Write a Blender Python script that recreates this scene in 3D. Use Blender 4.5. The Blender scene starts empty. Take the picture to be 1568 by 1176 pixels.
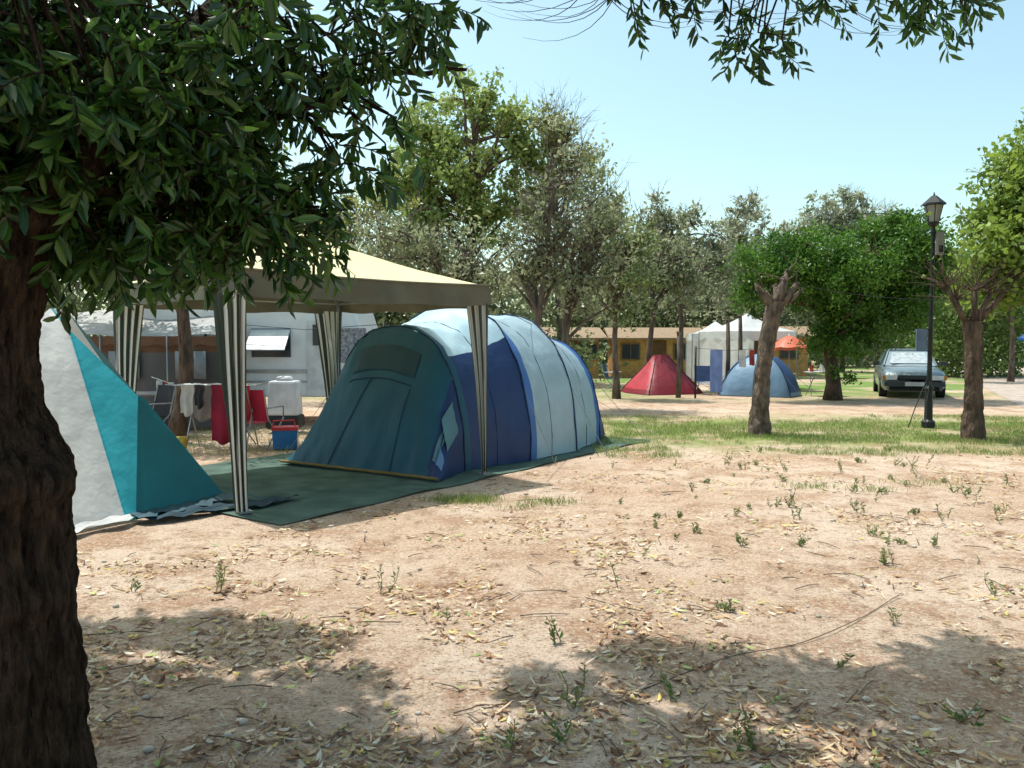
import bpy, math, random
import numpy as np
from mathutils import Vector, Matrix, noise
rng=np.random.default_rng(11); random.seed(11)
R=math.radians
scene=bpy.context.scene
col0=scene.collection

# ------------------------------------------------------------ materials
def mat(name,c1,c2=None,scale=5,rough=.8,bump=0.,bscale=30,trans=0.,metal=0.,attr=False,stretch=(1,1,1),spec=.3,lo=.35,hi=.65,coat=0):
    m=bpy.data.materials.new(name);m.use_nodes=True
    nt=m.node_tree;N=nt.nodes;L=nt.links
    b=N['Principled BSDF'];out=N['Material Output']
    b.inputs['Roughness'].default_value=rough;b.inputs['Metallic'].default_value=metal
    b.inputs['Specular IOR Level'].default_value=spec
    b.inputs['Coat Weight'].default_value=coat
    tc=N.new('ShaderNodeTexCoord');mp=N.new('ShaderNodeMapping');mp.inputs['Scale'].default_value=stretch
    L.new(tc.outputs['Object'],mp.inputs[0])
    src=None
    if attr:
        a=N.new('ShaderNodeAttribute');a.attribute_name='Col';src=a.outputs['Color']
    else:
        n=N.new('ShaderNodeTexNoise');n.inputs['Scale'].default_value=scale;n.inputs['Detail'].default_value=6
        L.new(mp.outputs[0],n.inputs['Vector'])
        r=N.new('ShaderNodeValToRGB');c2=c2 or tuple(x*.75 for x in c1)
        r.color_ramp.elements[0].position=lo;r.color_ramp.elements[1].position=hi
        r.color_ramp.elements[0].color=(*c2,1);r.color_ramp.elements[1].color=(*c1,1)
        L.new(n.outputs['Fac'],r.inputs[0]);src=r.outputs[0]
    L.new(src,b.inputs['Base Color'])
    if bump:
        n2=N.new('ShaderNodeTexNoise');n2.inputs['Scale'].default_value=bscale;n2.inputs['Detail'].default_value=5
        L.new(mp.outputs[0],n2.inputs['Vector'])
        bp=N.new('ShaderNodeBump');bp.inputs['Strength'].default_value=min(1,bump);bp.inputs['Distance'].default_value=.02*max(1,bump)
        L.new(n2.outputs['Fac'],bp.inputs['Height']);L.new(bp.outputs[0],b.inputs['Normal'])
    if trans:
        t=N.new('ShaderNodeBsdfTranslucent');L.new(src,t.inputs['Color'])
        mx=N.new('ShaderNodeMixShader');mx.inputs[0].default_value=trans
        L.new(b.outputs[0],mx.inputs[1]);L.new(t.outputs[0],mx.inputs[2]);L.new(mx.outputs[0],out.inputs[0])
    return m

M_leaf=mat('leaf',(0,0,0),attr=True,rough=.45,trans=.45,spec=.4)
M_leafd=mat('leaf_glossy',(0,0,0),attr=True,rough=.28,trans=.36,spec=.55)
M_litter=mat('dry_leaf',(0,0,0),attr=True,rough=.7,trans=.1)
M_bark0=mat('bark_rough',(.085,.056,.038),(.022,.015,.011),scale=26,bump=5,bscale=55,stretch=(1,1,.28),rough=.95,spec=.1,lo=.36,hi=.66)
M_bark=mat('bark',(.13,.085,.055),(.04,.028,.02),scale=14,bump=2.5,bscale=26,stretch=(1,1,.3))
M_barkg=mat('bark_grey',(.17,.13,.10),(.07,.052,.04),scale=9,bump=1.5,bscale=18,stretch=(1,1,.35))
M_barkl=mat('bark_light',(.19,.135,.10),(.06,.042,.03),scale=12,bump=3,bscale=22,stretch=(1,1,.45))
M_dark=mat('dark_metal',(.02,.022,.022),rough=.5)
M_metal=mat('grey_metal',(.35,.36,.36),rough=.4,metal=.6)

# ------------------------------------------------------------ builders
def empty(name,loc):
    e=bpy.data.objects.new(name,None);e.location=loc;e.empty_display_size=.2;col0.objects.link(e);return e
def attach(o,p):
    if p is not None:
        o.parent=p;o.matrix_parent_inverse=Matrix.Translation(p.location).inverted()
class MB:
    def __init__(s): s.v=[];s.f=[];s.m=[]
    def add(s,vs,fs,m=0):
        o=len(s.v);s.v+= [tuple(x) for x in vs]
        for f in fs: s.f.append(tuple(i+o for i in f));s.m.append(m)
    def box(s,c,sz,m=0,rz=0,taper=1.,rx=0):
        x,y,z=sz[0]/2,sz[1]/2,sz[2]/2
        vs=[]
        for dz,k in((-z,1),(z,taper)):
            for dx,dy in((-x,-y),(x,-y),(x,y),(-x,y)): vs.append(Vector((dx*k,dy*k,dz)))
        M=Matrix.Translation(c)@Matrix.Rotation(rz,4,'Z')@Matrix.Rotation(rx,4,'X')
        s.add([M@v for v in vs],[(3,2,1,0),(4,5,6,7),(0,1,5,4),(1,2,6,5),(2,3,7,6),(3,0,4,7)],m)
    def tube(s,pts,rad,m=0,n=6,cap=True):
        pts=[Vector(p) for p in pts]
        if not hasattr(rad,'__len__'): rad=[rad]*len(pts)
        vs=[];fs=[];up=Vector((0,0,1))
        prev=None
        for i,p in enumerate(pts):
            a=pts[max(0,i-1)];b=pts[min(len(pts)-1,i+1)];t=(b-a).normalized()
            if prev is None:
                q=up if abs(t.z)<.9 else Vector((1,0,0));u=t.cross(q).normalized()
            else:
                u=(prev-t*prev.dot(t)).normalized()
            prev=u;w=t.cross(u)
            for k in range(n):
                an=2*math.pi*k/n
                vs.append(p+(u*math.cos(an)+w*math.sin(an))*rad[i])
        for i in range(len(pts)-1):
            for k in range(n):
                k2=(k+1)%n
                fs.append((i*n+k,i*n+k2,(i+1)*n+k2,(i+1)*n+k))
        if cap: fs.append(tuple(range(n-1,-1,-1)));fs.append(tuple((len(pts)-1)*n+k for k in range(n)))
        s.add(vs,fs,m)
    def grid(s,fn,nu,nv,m=0,mf=None):
        vs=[fn(i/nu,j/nv) for i in range(nu+1) for j in range(nv+1)]
        o=len(s.v);s.v+=[tuple(x) for x in vs]
        for i in range(nu):
            for j in range(nv):
                a=o+i*(nv+1)+j
                s.f.append((a,a+1,a+nv+2,a+nv+1));s.m.append(mf((i+.5)/nu,(j+.5)/nv) if mf else m)
    def ell(s,c,r,m=0,nu=10,nv=8):
        s.grid(lambda a,b:(c[0]+r[0]*math.cos(2*math.pi*a)*math.sin(math.pi*b),c[1]+r[1]*math.sin(2*math.pi*a)*math.sin(math.pi*b),c[2]+r[2]*math.cos(math.pi*b)),nu,nv,m)
    def obj(s,name,mats,parent=None,smooth=False,bevel=0):
        me=bpy.data.meshes.new(name);me.from_pydata(s.v,[],s.f)
        for m in mats: me.materials.append(m)
        me.polygons.foreach_set('material_index',s.m)
        if smooth: me.polygons.foreach_set('use_smooth',[True]*len(s.f))
        me.update()
        o=bpy.data.objects.new(name,me);col0.objects.link(o);attach(o,parent)
        if bevel:
            b=o.modifiers.new('b','BEVEL');b.width=bevel;b.segments=2;b.limit_method='ANGLE'
        return o

def unit(a): return a/np.maximum(1e-6,np.linalg.norm(a,axis=1,keepdims=True))
def leaf_obj(name,C,D,L,W,col,m,parent=None,fold=.25,lance=False,side=None):
    n=len(C);C=np.asarray(C,float);D=unit(np.asarray(D,float))
    L=np.broadcast_to(L,(n,))[:,None];W=np.broadcast_to(W,(n,))[:,None]
    if side is None: side=rng.normal(size=(n,3))
    S=unit(np.cross(D,side));Nn=np.cross(D,S)
    if lance:
        v=[C-D*L*.5, C-D*L*.18+S*W*.5+Nn*W*fold, C+D*L*.2+S*W*.42+Nn*W*fold-Nn*L*.04, C+D*L*.5-Nn*L*.12,
           C+D*L*.2-S*W*.42+Nn*W*fold-Nn*L*.04, C-D*L*.18-S*W*.5+Nn*W*fold]
        k=6;V=np.stack(v,1).reshape(-1,3)
        base=np.arange(n)[:,None]*k
        F=np.concatenate([base+np.array([0,1,2,3]),base+np.array([0,3,4,5])],1).reshape(-1)
        nf=2*n
    else:
        v=[C-D*L*.5,C+S*W*.5+Nn*W*fold,C+D*L*.5,C-S*W*.5+Nn*W*fold]
        k=4;V=np.stack(v,1).reshape(-1,3);F=np.arange(n*4);nf=n
    me=bpy.data.meshes.new(name)
    me.vertices.add(n*k);me.vertices.foreach_set('co',V.astype(np.float32).ravel())
    me.loops.add(nf*4);me.loops.foreach_set('vertex_index',F.astype(np.int32))
    me.polygons.add(nf);me.polygons.foreach_set('loop_start',np.arange(nf,dtype=np.int32)*4)
    try: me.polygons.foreach_set('loop_total',np.full(nf,4,dtype=np.int32))
    except Exception: pass
    me.update(calc_edges=True);me.validate()
    ca=me.color_attributes.new('Col','FLOAT_COLOR','POINT')
    c4=np.ones((n,k,4));c4[:,:,:3]=np.asarray(col)[:,None,:]
    ca.data.foreach_set('color',c4.astype(np.float32).ravel())
    me.materials.append(m)
    o=bpy.data.objects.new(name,me);col0.objects.link(o);attach(o,parent);return o

def lerpcol(a,b,t): a=np.array(a);b=np.array(b);return a[None]*(1-t[:,None])+b[None]*t[:,None]

def tree(name,base,top,r,blobs,ncl,lpc,cr,ls,ca,cb,bark=M_barkg,bare=0,limbs=24,mat_=M_leaf,trunk=None,droop=.0,barel=1.2,asp=.45,shell=.5):
    """blobs: (cx,cy,cz,rx,ry,rz)"""
    e=empty(name,base)
    mb=MB();base=Vector(base);top=Vector(top)
    if trunk is None:
        trunk=[];k=7
        for i in range(k+1):
            t=i/k;p=base.lerp(top,t)
            w=min(t,1)*r*1.4
            p+=Vector((math.sin(t*5+base.x)*w,math.cos(t*4+base.y)*w,0));trunk.append(p)
    trunk=[Vector(p) for p in trunk]
    nt=len(trunk)
    rad=[r*(1.25 if i==0 else 1)*(1-.65*i/(nt-1)) for i in range(nt)]
    mb.tube(trunk,rad,0,10)
    vol=np.array([b[3]*b[4]*b[5] for b in blobs])**.8;vol/=vol.sum()
    idx=rng.choice(len(blobs),ncl,p=vol)
    B=np.array(blobs)[idx]
    d=unit(rng.normal(size=(ncl,3)));rr=rng.random(ncl)**shell*(.75+.35*rng.random(ncl))
    cc=B[:,:3]+d*B[:,3:6]*rr[:,None]
    cc[:,2]=np.maximum(cc[:,2],base.z+.25)
    # limbs
    def limb(c,r0,r1,m=0,st=None):
        c=Vector(c)
        if st is None:
            st=random.choice(trunk[nt//3:]) if c.z>trunk[nt//3].z else trunk[max(1,nt//3)]
            cands=[p for p in trunk[1:] if p.z<c.z+.2] or [trunk[1]]
            st=cands[-1] if random.random()<.4 else random.choice(cands[len(cands)//2:])
        L=(c-st).length
        mid1=st.lerp(c,.35)+Vector((random.gauss(0,.07),random.gauss(0,.07),.1))*L
        mid2=st.lerp(c,.7)+Vector((random.gauss(0,.06),random.gauss(0,.06),.08))*L
        mb.tube([st,mid1,mid2,c],[r0,r0*.7,r0*.45,r1],0,5,False)
        return [st,mid1,mid2,c]
    sel=rng.choice(ncl,min(limbs,ncl),replace=False)
    lim=[limb(cc[i],r*.42,.008) for i in sel]
    for i in range(ncl):
        if i%3==0 and lim:
            c=Vector(cc[i]);best=min(lim,key=lambda l:(l[2]-c).length)
            limb(c,.02,.004,st=best[2])
    for i in range(bare):
        l=random.choice(lim);s0=random.choice(l[2:])
        dd=Vector((random.gauss(0,.45),random.gauss(0,.45),random.uniform(.2,1))).normalized()*random.uniform(.4,1)*barel
        m1=s0+dd*.5+Vector((random.gauss(0,.06),random.gauss(0,.06),0))
        mb.tube([s0,m1,s0+dd],[.014,.009,.003],0,3,False)
        for q in range(3):
            d2=(dd.normalized()+Vector((random.gauss(0,.6),random.gauss(0,.6),random.gauss(0,.4)))).normalized()*random.uniform(.2,.5)*barel*.6
            mb.tube([m1.lerp(s0+dd,q*.3),m1.lerp(s0+dd,q*.3)+d2],[.007,.002],0,3,False)
    mb.obj('trunk_and_limbs',[bark],e,True)
    n=ncl*lpc
    sc=cr*(.5+.8*rng.random(ncl))
    C=np.repeat(cc,lpc,0)+rng.normal(size=(n,3))*np.repeat(sc,lpc)[:,None]*np.array([.55,.55,.45])
    D=rng.normal(size=(n,3));D[:,2]-=droop
    t=np.clip(np.repeat(rng.random(ncl),lpc)*.6+rng.random(n)*.5,0,1)
    col=lerpcol(ca,cb,t)*(.75+.5*rng.random(n))[:,None]
    L=ls*(.6+.8*rng.random(n))
    leaf_obj('foliage',C,D,L,L*asp,col,mat_,e)
    return e

def gz(x,y):
    k=max(0.,1-math.hypot(x,y)/14.)
    return k*(.02*math.sin(x*1.3+.5)*math.cos(y*1.1)+.010*math.sin(x*4.1+y*2.3)+.006*math.sin(y*7.3-x*3.7))-.012*k

# ------------------------------------------------------------ world, sun, camera
EL=68.;AZ=Vector((-.78,.62)).normalized()
w=bpy.data.worlds.new("World");scene.world=w;w.use_nodes=True
nt=w.node_tree;bg=nt.nodes['Background'];sky=nt.nodes.new('ShaderNodeTexSky');sky.sky_type='NISHITA'
sky.sun_disc=False;sky.sun_elevation=R(EL);sky.sun_rotation=math.atan2(AZ.x,AZ.y);sky.air_density=1.0;sky.dust_density=2.2;sky.ozone_density=1.0
tint=nt.nodes.new('ShaderNodeMix');tint.data_type='RGBA';tint.blend_type='MULTIPLY';tint.inputs[0].default_value=1
tint.inputs[7].default_value=(1.62,1.80,1.48,1)
nt.links.new(sky.outputs[0],tint.inputs[6]);nt.links.new(tint.outputs[2],bg.inputs[0]);bg.inputs[1].default_value=.15
sl=bpy.data.lights.new('sun','SUN');sl.energy=5;sl.angle=R(.5);sl.color=(1,.98,.93)
so=bpy.data.objects.new('sun',sl);col0.objects.link(so)
sd=Vector((AZ.x*math.cos(R(EL)),AZ.y*math.cos(R(EL)),math.sin(R(EL))))
so.rotation_euler=sd.to_track_quat('Z','Y').to_euler();so.location=(0,0,30)
cam=bpy.data.cameras.new('camera');co=bpy.data.objects.new('camera',cam);col0.objects.link(co)
cam.lens=28.25;cam.sensor_width=36;cam.clip_end=2000;cam.clip_start=.05
co.location=(0,0,1.6);co.rotation_euler=(R(90-2.93),0,0);scene.camera=co
scene.view_settings.view_transform='Standard';scene.view_settings.look='None';scene.view_settings.exposure=0

# ------------------------------------------------------------ ground
def ground_mat():
    m=bpy.data.materials.new('dry_soil');m.use_nodes=True
    nt=m.node_tree;N=nt.nodes;L=nt.links;b=N['Principled BSDF'];b.inputs['Roughness'].default_value=.95;b.inputs['Specular IOR Level'].default_value=.1
    tc=N.new('ShaderNodeTexCoord')
    def nz(s,d=6,r=.6):
        n=N.new('ShaderNodeTexNoise');n.inputs['Scale'].default_value=s;n.inputs['Detail'].default_value=d;n.inputs['Roughness'].default_value=r
        L.new(tc.outputs['Object'],n.inputs['Vector']);return n.outputs['Fac']
    def ramp(f,a,b_,ca=0,cb=1):
        r=N.new('ShaderNodeMapRange');r.inputs[1].default_value=a;r.inputs[2].default_value=b_;r.inputs[3].default_value=ca;r.inputs[4].default_value=cb
        L.new(f,r.inputs[0]);return r.outputs[0]
    def mix(f,a,b_):
        x=N.new('ShaderNodeMix');x.data_type='RGBA'
        if isinstance(f,float): x.inputs[0].default_value=f
        else: L.new(f,x.inputs[0])
        for i,q in((6,a),(7,b_)):
            if isinstance(q,tuple): x.inputs[i].default_value=(*q,1)
            else: L.new(q,x.inputs[i])
        return x.outputs[2]
    def mul(a,b_):
        x=N.new('ShaderNodeMath');x.operation='MULTIPLY';L.new(a,x.inputs[0]);L.new(b_,x.inputs[1]);return x.outputs[0]
    c=mix(ramp(nz(.45),.4,.6),(.56,.38,.265),(.70,.54,.42))
    c=mix(ramp(nz(1.3,7,.7),.48,.60),c,(.43,.26,.165))
    c=mix(ramp(nz(5.5,5,.75),.52,.66),c,(.30,.185,.12))
    c=mix(ramp(nz(33,4,.7),.5,.66),c,(.72,.59,.45))
    c=mix(ramp(nz(60,3,.8),.54,.68),c,(.17,.10,.065))
    v=N.new('ShaderNodeTexVoronoi');v.inputs['Scale'].default_value=30;v.inputs['Randomness'].default_value=1
    mp=N.new('ShaderNodeMapping');mp.inputs['Scale'].default_value=(1,2.3,1);mp.inputs['Rotation'].default_value=(0,0,.6);L.new(tc.outputs['Object'],mp.inputs[0]);L.new(mp.outputs[0],v.inputs['Vector'])
    f=mul(ramp(v.outputs['Distance'],.34,.26),ramp(nz(1.1),.42,.54))
    c=mix(f,c,mix(ramp(v.outputs['Color'],.2,.8),(.24,.14,.08),(.70,.56,.38)))
    s=N.new('ShaderNodeSeparateXYZ');L.new(tc.outputs['Object'],s.inputs[0])
    band=mul(ramp(s.outputs['Y'],11.2,13.2),ramp(s.outputs['Y'],18.5,16))
    gm=mul(mul(band,ramp(nz(.8,9,.75),.40,.52)),ramp(s.outputs['X'],1.0,2.0))
    c=mix(gm,c,mix(ramp(nz(14),.35,.65),(.14,.22,.05),(.34,.35,.13)))
    far=mul(ramp(s.outputs['Y'],21,26),ramp(nz(.25,6,.6),.42,.54))
    c=mix(far,c,(.17,.25,.07))
    L.new(c,b.inputs['Base Color'])
    bp=N.new('ShaderNodeBump');bp.inputs['Strength'].default_value=1;bp.inputs['Distance'].default_value=.03
    a=N.new('ShaderNodeMath');a.operation='ADD';L.new(nz(40,5,.75),a.inputs[0]);L.new(nz(8,5,.6),a.inputs[1]);L.new(a.outputs[0],bp.inputs['Height'])
    L.new(bp.outputs[0],b.inputs['Normal']);return m
g=MB();NG=240
def sp(t,span,k): return math.sinh((t*2-1)*k)/math.sinh(k)*span
g.grid(lambda a,b:(sp(a,400,5.2),sp(b,400,5.2)+6,gz(sp(a,400,5.2),sp(b,400,5.2)+6)),NG,NG)
g.obj('ground',[ground_mat()],None,True)

g=MB()
g.add([(9.6,14.8,.006),(22,14.8,.006),(26,24,.006),(58,70,.006),(45,90,.006),(36,72,.006),(28,52,.006),(15.6,26,.006),(12.0,18.5,.006)],[tuple(range(9))])
g.obj('dirt_road',[mat('gravel',(.48,.39,.33),(.34,.27,.22),scale=2.5,bump=.8,bscale=40)])

# ------------------------------------------------------------ leaf litter
def onmat(x,y): return ((x+2.0)*(-.82)+(y-6.95)*.573>-.05)&(x<2.2)&(y>6.2)
def litter(n,y0,yr,pw,L0,L1,wr,pal,pr,dens,out_):
    y=y0+(rng.random(n)**pw)*yr
    x=(rng.random(n)*2-1)*(y*.72+.6)
    keep=[]
    for i in range(n):
        v=noise.noise(Vector((x[i]*.8,y[i]*.8,0)))+.9*noise.noise(Vector((x[i]*2.4,y[i]*2.4,5)))
        near=max(-.35,1-(y[i]-2.8)/2.9)
        keep.append(random.random()<dens+1.6*v+.36*near)
    k=np.array(keep);x=x[k];y=y[k]
    on=onmat(x,y);x=x[~on];y=y[~on];n=len(x)
    z=np.array([gz(a,b) for a,b in zip(x,y)])+.006+rng.random(n)*.012
    an=rng.random(n)*6.283
    D=np.stack([np.cos(an),np.sin(an),rng.normal(size=n)*.18],1)
    side=np.stack([rng.normal(size=n)*.35,rng.normal(size=n)*.35,np.ones(n)],1)
    p=rng.choice(len(pal),n,p=pr)
    col=np.array(pal)[p]*(.7+.5*rng.random(n))[:,None]
    L=L0+L1*rng.random(n)
    out_.append((np.stack([x,y,z],1),D,L,L*(wr[0]+wr[1]*rng.random(n)),col,np.cross(D,np.cross(side,D))))
acc=[]
pal=[(.52,.36,.19),(.64,.50,.32),(.36,.20,.10),(.20,.10,.055),(.60,.48,.14),(.38,.45,.16),(.74,.64,.50)]
litter(30000,2.4,9.5,1.5,.024,.050,(.22,.18),pal,[.23,.20,.2,.18,.04,.05,.10],.10,acc)
litter(16000,2.4,12,1.3,.03,.08,(.05,.05),pal,[.35,.3,.15,.1,.0,.0,.1],.22,acc)
A_=[np.concatenate([a[i] for a in acc]) for i in range(6)]
leaf_obj('fallen_leaves',A_[0],A_[1],A_[2],A_[3],A_[4],M_litter,None,fold=.3,lance=True,side=A_[5])
g=MB()
for i in range(190):
    y=3+random.random()**1.4*7;x=random.uniform(-.68,.68)*y
    if onmat(x,y): continue
    a=random.random()*6.28;l=random.uniform(.06,.3);z=gz(x,y)+.01
    p=[(x+math.cos(a)*l*t+random.gauss(0,.006),y+math.sin(a)*l*t+random.gauss(0,.006),z+.008*math.sin(3*t)) for t in(0,.35,.7,1)]
    g.tube(p,[.004,.003,.003,.0015],0,4)
g.tube([(.25+t*2.2,3.35+t*1.6+.08*math.sin(t*7),gz(.25+t*2.2,3.35+t*1.6)+.010+.006*math.sin(t*20)) for t in np.linspace(0,1,24)],.003,0,4)
g.obj('fallen_twigs',[M_barkg],None,True)

# ------------------------------------------------------------ weeds and grass
WD=[(-1.91,5.18,.26),(-.82,5.05,.2),(.64,5.18,.17),(.23,4.28,.17),(.69,3.58,.17),(.27,3.51,.15),(1.6,3.9,.15),(2.73,7.78,.17),(2.8,10.5,.2),(3.4,10,.2),(3.63,8.5,.15),(4.3,7.03,.22),(2.73,5.79,.14),(1.81,6.25,.13),(3.3,7.6,.1),(4.8,9.4,.17),(.015,3.1,.2),(.17,3.15,.2),(-2.4,5.1,.12),(3.1,5.1,.16),(1.0,5.9,.1),(4.1,9.9,.2),(5.0,9.9,.22),(5.4,10.4,.25),(3.0,6.6,.1),(-.4,4.6,.07),(2.2,4.5,.09),(1.9,3.35,.13),(1.3,4.75,.08),(.95,3.15,.12),(4.7,8.2,.15),(5.6,9.0,.16)]
for i in range(46):
    y=random.uniform(6,12);WD.append((random.uniform(.12,.64)*y,y,random.uniform(.04,.13)))
mb=MB();C=[];D=[];L=[];CL=[]
for x,y,h in WD:
    hue=random.random()
    for s in range(random.randint(1,4)):
        b=Vector((x+random.gauss(0,.025),y+random.gauss(0,.025),gz(x,y)));t=b+Vector((random.gauss(0,.3)*h,random.gauss(0,.3)*h,h*random.uniform(.5,1.1)))
        mb.tube([b,b.lerp(t,.5)+Vector((random.gauss(0,.01),0,0)),t],[.003,.0025,.0015],0,4)
        k=int(7+h*45)
        for q in range(k):
            u=.1+.9*q/k;a=random.random()*6.28
            d=Vector((math.cos(a),math.sin(a),random.uniform(.2,1.2))).normalized();l=random.uniform(.015,.042)*(1.2-.4*u)
            C.append(b.lerp(t,u)+d*l*.5);D.append(d);L.append(l);CL.append(min(1,max(0,hue+random.gauss(0,.2))))
C=np.array(C);n=len(C);L=np.array(L)
e=empty('weeds',(0,5,0));mb.obj('stems',[mat('stem',(.20,.17,.08))],e)
leaf_obj('leaves',C,np.array(D),L,L*.36,lerpcol((.09,.17,.04),(.26,.30,.12),np.array(CL)),M_leaf,e,lance=True)

def grass(name,pts,h,cols,lean=.45):
    pts=np.array(pts);n=len(pts)
    D=rng.normal(size=(n,3))*lean;D[:,2]=1
    L=h*(.4+.9*rng.random(n))
    C=pts.copy();C[:,2]+=L*.42
    cl=lerpcol(cols[0],cols[1],rng.random(n));dry=rng.random(n)<.15;cl[dry]=np.array((.50,.42,.24))
    leaf_obj(name,C,D,L,np.maximum(.006,L*.07),cl,M_leaf)
P=[]
for (cx,cy,sx,sy,n) in[(-.50,8.05,.16,.10,900),(-.3,8.12,.10,.08,200),(.40,7.95,.16,.07,240),(.12,7.75,.15,.08,110),(3.3,8.75,.2,.07,200),(3.9,8.6,.15,.07,120),(4.75,9.0,.3,.15,150)]:
    for i in range(n):
        x=random.gauss(cx,sx);y=random.gauss(cy,sy);P.append((x,y,gz(x,y)))
for i in range(85000):
    y=random.uniform(11.0,17.5);x=random.uniform(1.2,y*.72+1)
    if noise.noise(Vector((x*.45,y*.9,3)))+.9*noise.noise(Vector((x*1.6,y*2.4,7)))+.5*noise.noise(Vector((x*6,y*6,1)))+(.2 if 12.5<y<16 else -.28)+.25*random.random()>.12: P.append((x,y,0))
for i in range(8000):
    for cx,cy,s in((4.3,13.7,.4),(7.5,13.0,.55)):
        if random.random()<.3: P.append((random.gauss(cx,s),random.gauss(cy,s*.6),0))
for i in range(6000):
    x=random.uniform(-8,-3.2);y=random.uniform(11.2,15)
    P.append((x,y,0))
grass('grass',P,.08,((.12,.22,.035),(.32,.38,.11)))

# ------------------------------------------------------------ tent mat
M_mat=mat('mat_green',(.10,.155,.125),(.055,.09,.072),scale=3,rough=.85,bump=.4,bscale=60,spec=.15)
g=MB()
def matz(x,y): return max(.012,gz(x,y)+.016)+.006*math.sin(x*5+y*3)
O1=Vector((-2.02,6.95));du=Vector((.573,.82));dv=Vector((-.82,.573))
def mf(a,b):
    p=O1+du*(a*7.5)+dv*(b*3.6)+Vector((.015*math.sin(a*40),.02*math.sin(a*30)))*(1-b)
    return (p.x,p.y,matz(p.x,p.y))
g.grid(mf,60,30)
g.obj('ground_mat',[M_mat],None,True)

# ------------------------------------------------------------ main tunnel tent
O=Vector((-1.93,9.78,0));U=Vector((.545,.838,0));V=Vector((.838,-.545,0))
st=[(0.75,1.12,1.78),(1.9,1.36,2.08),(3.1,1.40,2.0),(4.3,1.18,1.66)]
def prof(t):
    if t<=st[0][0]: return st[0][1:]
    if t>=st[-1][0]:
        k=(t-4.3)/1.05;return (1.18-.42*k, 1.66*(1-k)**.8 if k<1 else 0)
    for (a,wa,ha),(b,wb,hb) in zip(st,st[1:]):
        if a<=t<=b:
            k=(t-a)/(b-a);sag=1-.045*math.sin(math.pi*k)
            return ((wa+(wb-wa)*k)*(1-.03*math.sin(math.pi*k)),(ha+(hb-ha)*k)*sag)
def sect(t,a,off=0.):
    wd,h=prof(t);c=math.cos(a);s=math.sin(a)
    x=(wd+off)*math.copysign(abs(c)**.82,c);z=(h+off)*max(0,s)**.85
    wr=.014*noise.noise(Vector((t*3,a*4,0)))+.012*noise.noise(Vector((t*5,a*11,2)))+.008*noise.noise(Vector((t*16,a*5,7)))
    p=O+U*t+V*(x*(1+wr))
    return Vector((p.x,p.y,.03+z*(1+wr)))
def front(a,k,off=0.):
    top=sect(.75,a);bt=O+V*(1.3*math.cos(a)) ;bt.z=.03
    p=bt.lerp(top,k);bul=.05*math.sin(math.pi*k)*math.sin(a)+off
    wr=.022*noise.noise(Vector((a*5,k*4,9)))+.018*noise.noise(Vector((a*12,k*3,4)))
    return p-U*(bul+wr)+Vector((0,0,bul*.5))
tt=empty('tunnel_tent',O)
F=lambda n,c,c2=None,tr=.18:mat(n,c,c2 or tuple(x*.85 for x in c),scale=2.5,rough=.5,trans=tr,bump=.8,bscale=6,spec=.4)
M_teal=F('fabric_teal',(.010,.092,.145));M_navy=F('fabric_navy',(.014,.042,.14));M_light=F('fabric_lightblue',(.40,.54,.60),None,.25);M_blue=F('fabric_blue',(.05,.15,.42))
M_pale=F('fabric_pale',(.54,.76,.86),None,.25);M_edge=mat('trim_yellow',(.22,.15,.05));M_dteal=F('fabric_darkteal',(.007,.055,.085));M_pole=mat('hoop_sleeve',(.02,.045,.10))
tm=[M_teal,M_navy,M_light,M_blue,M_pale,M_dteal]
g=MB()
g.grid(lambda i,j:front(math.pi*i,j),60,20,0,lambda i,j:1 if i*180<31+j*6 else 0)
g.grid(lambda i,j:sect(.75+.10*i,math.pi*j,.012),2,36,0)
def mfun(i,j):
    t=.75+4.6*i;a=math.pi*j
    deg=math.degrees(a)
    if t<1.9:
        if deg>150 : return 1
        return 4 if deg>49 and t>.85 else 1
    if t<2.1: return 3 if deg<75 else 4
    if t<4.15:
        if 3.1<t<3.18: return 3
        return 2 if deg<82 else 4
    if t<4.45: return 3
    return 3 if 25<deg<110 else 1
g.grid(lambda i,j:sect(.75+4.6*i,math.pi*j),92,40,0,mfun)
g.obj('fly_sheet',tm,tt,True)
g=MB()
for t in(.75,1.9,3.1,4.3):
    g.tube([sect(t,math.pi*j/30,.006) for j in range(31)],.010,0,6)
for t in (1.35,2.5,3.7): g.tube([sect(t,math.pi*j/30,.002) for j in range(31)],.004,0,4)
g.tube([front(math.pi*(.62-.1*(k/10)),k/10*.62,.010) for k in range(11)],.006,0,4)
g.tube([front(math.pi*.36,k/10*.6,.010) for k in range(11)],.005,0,4)
g.tube([front(math.pi*(.36+.26*k/10),.62,.010) for k in range(11)],.006,0,4)
g.obj('hoop_sleeves_and_seams',[M_pole],tt,True)
g=MB()
g.grid(lambda i,j:front(math.pi*(.36+.26*i),.68+.18*j,.014),10,5,0)
g.obj('window_panel',[M_dteal],tt,True)
g=MB()
g.tube([O+V*(1.3*(1-2*i/20))-U*(.02+.01*math.sin(i*2))+Vector((0,0,.055)) for i in range(21)],.020,0,5)
g.obj('hem',[M_edge],tt,True)
g=MB()
g.grid(lambda i,j:front(R(28-22*i),.66+.24*j-.04*i,.03+.12*(1-j)*math.sin(math.pi*(.15+.7*i))),12,8,0)
g.grid(lambda i,j:front(R(29-6*i-3*j),.20+.46*j,.015+.018*math.sin(i*6+j*4)),6,12,0)
g.grid(lambda i,j:front(R(22-12*i+3*j),.20+.22*j*(1-.4*i),.015),6,6,1)
g.obj('door_flap',[F('flap_grey',(.12,.26,.30)),F('window_sheer',(.16,.28,.48))],tt,True)
g=MB()
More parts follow.
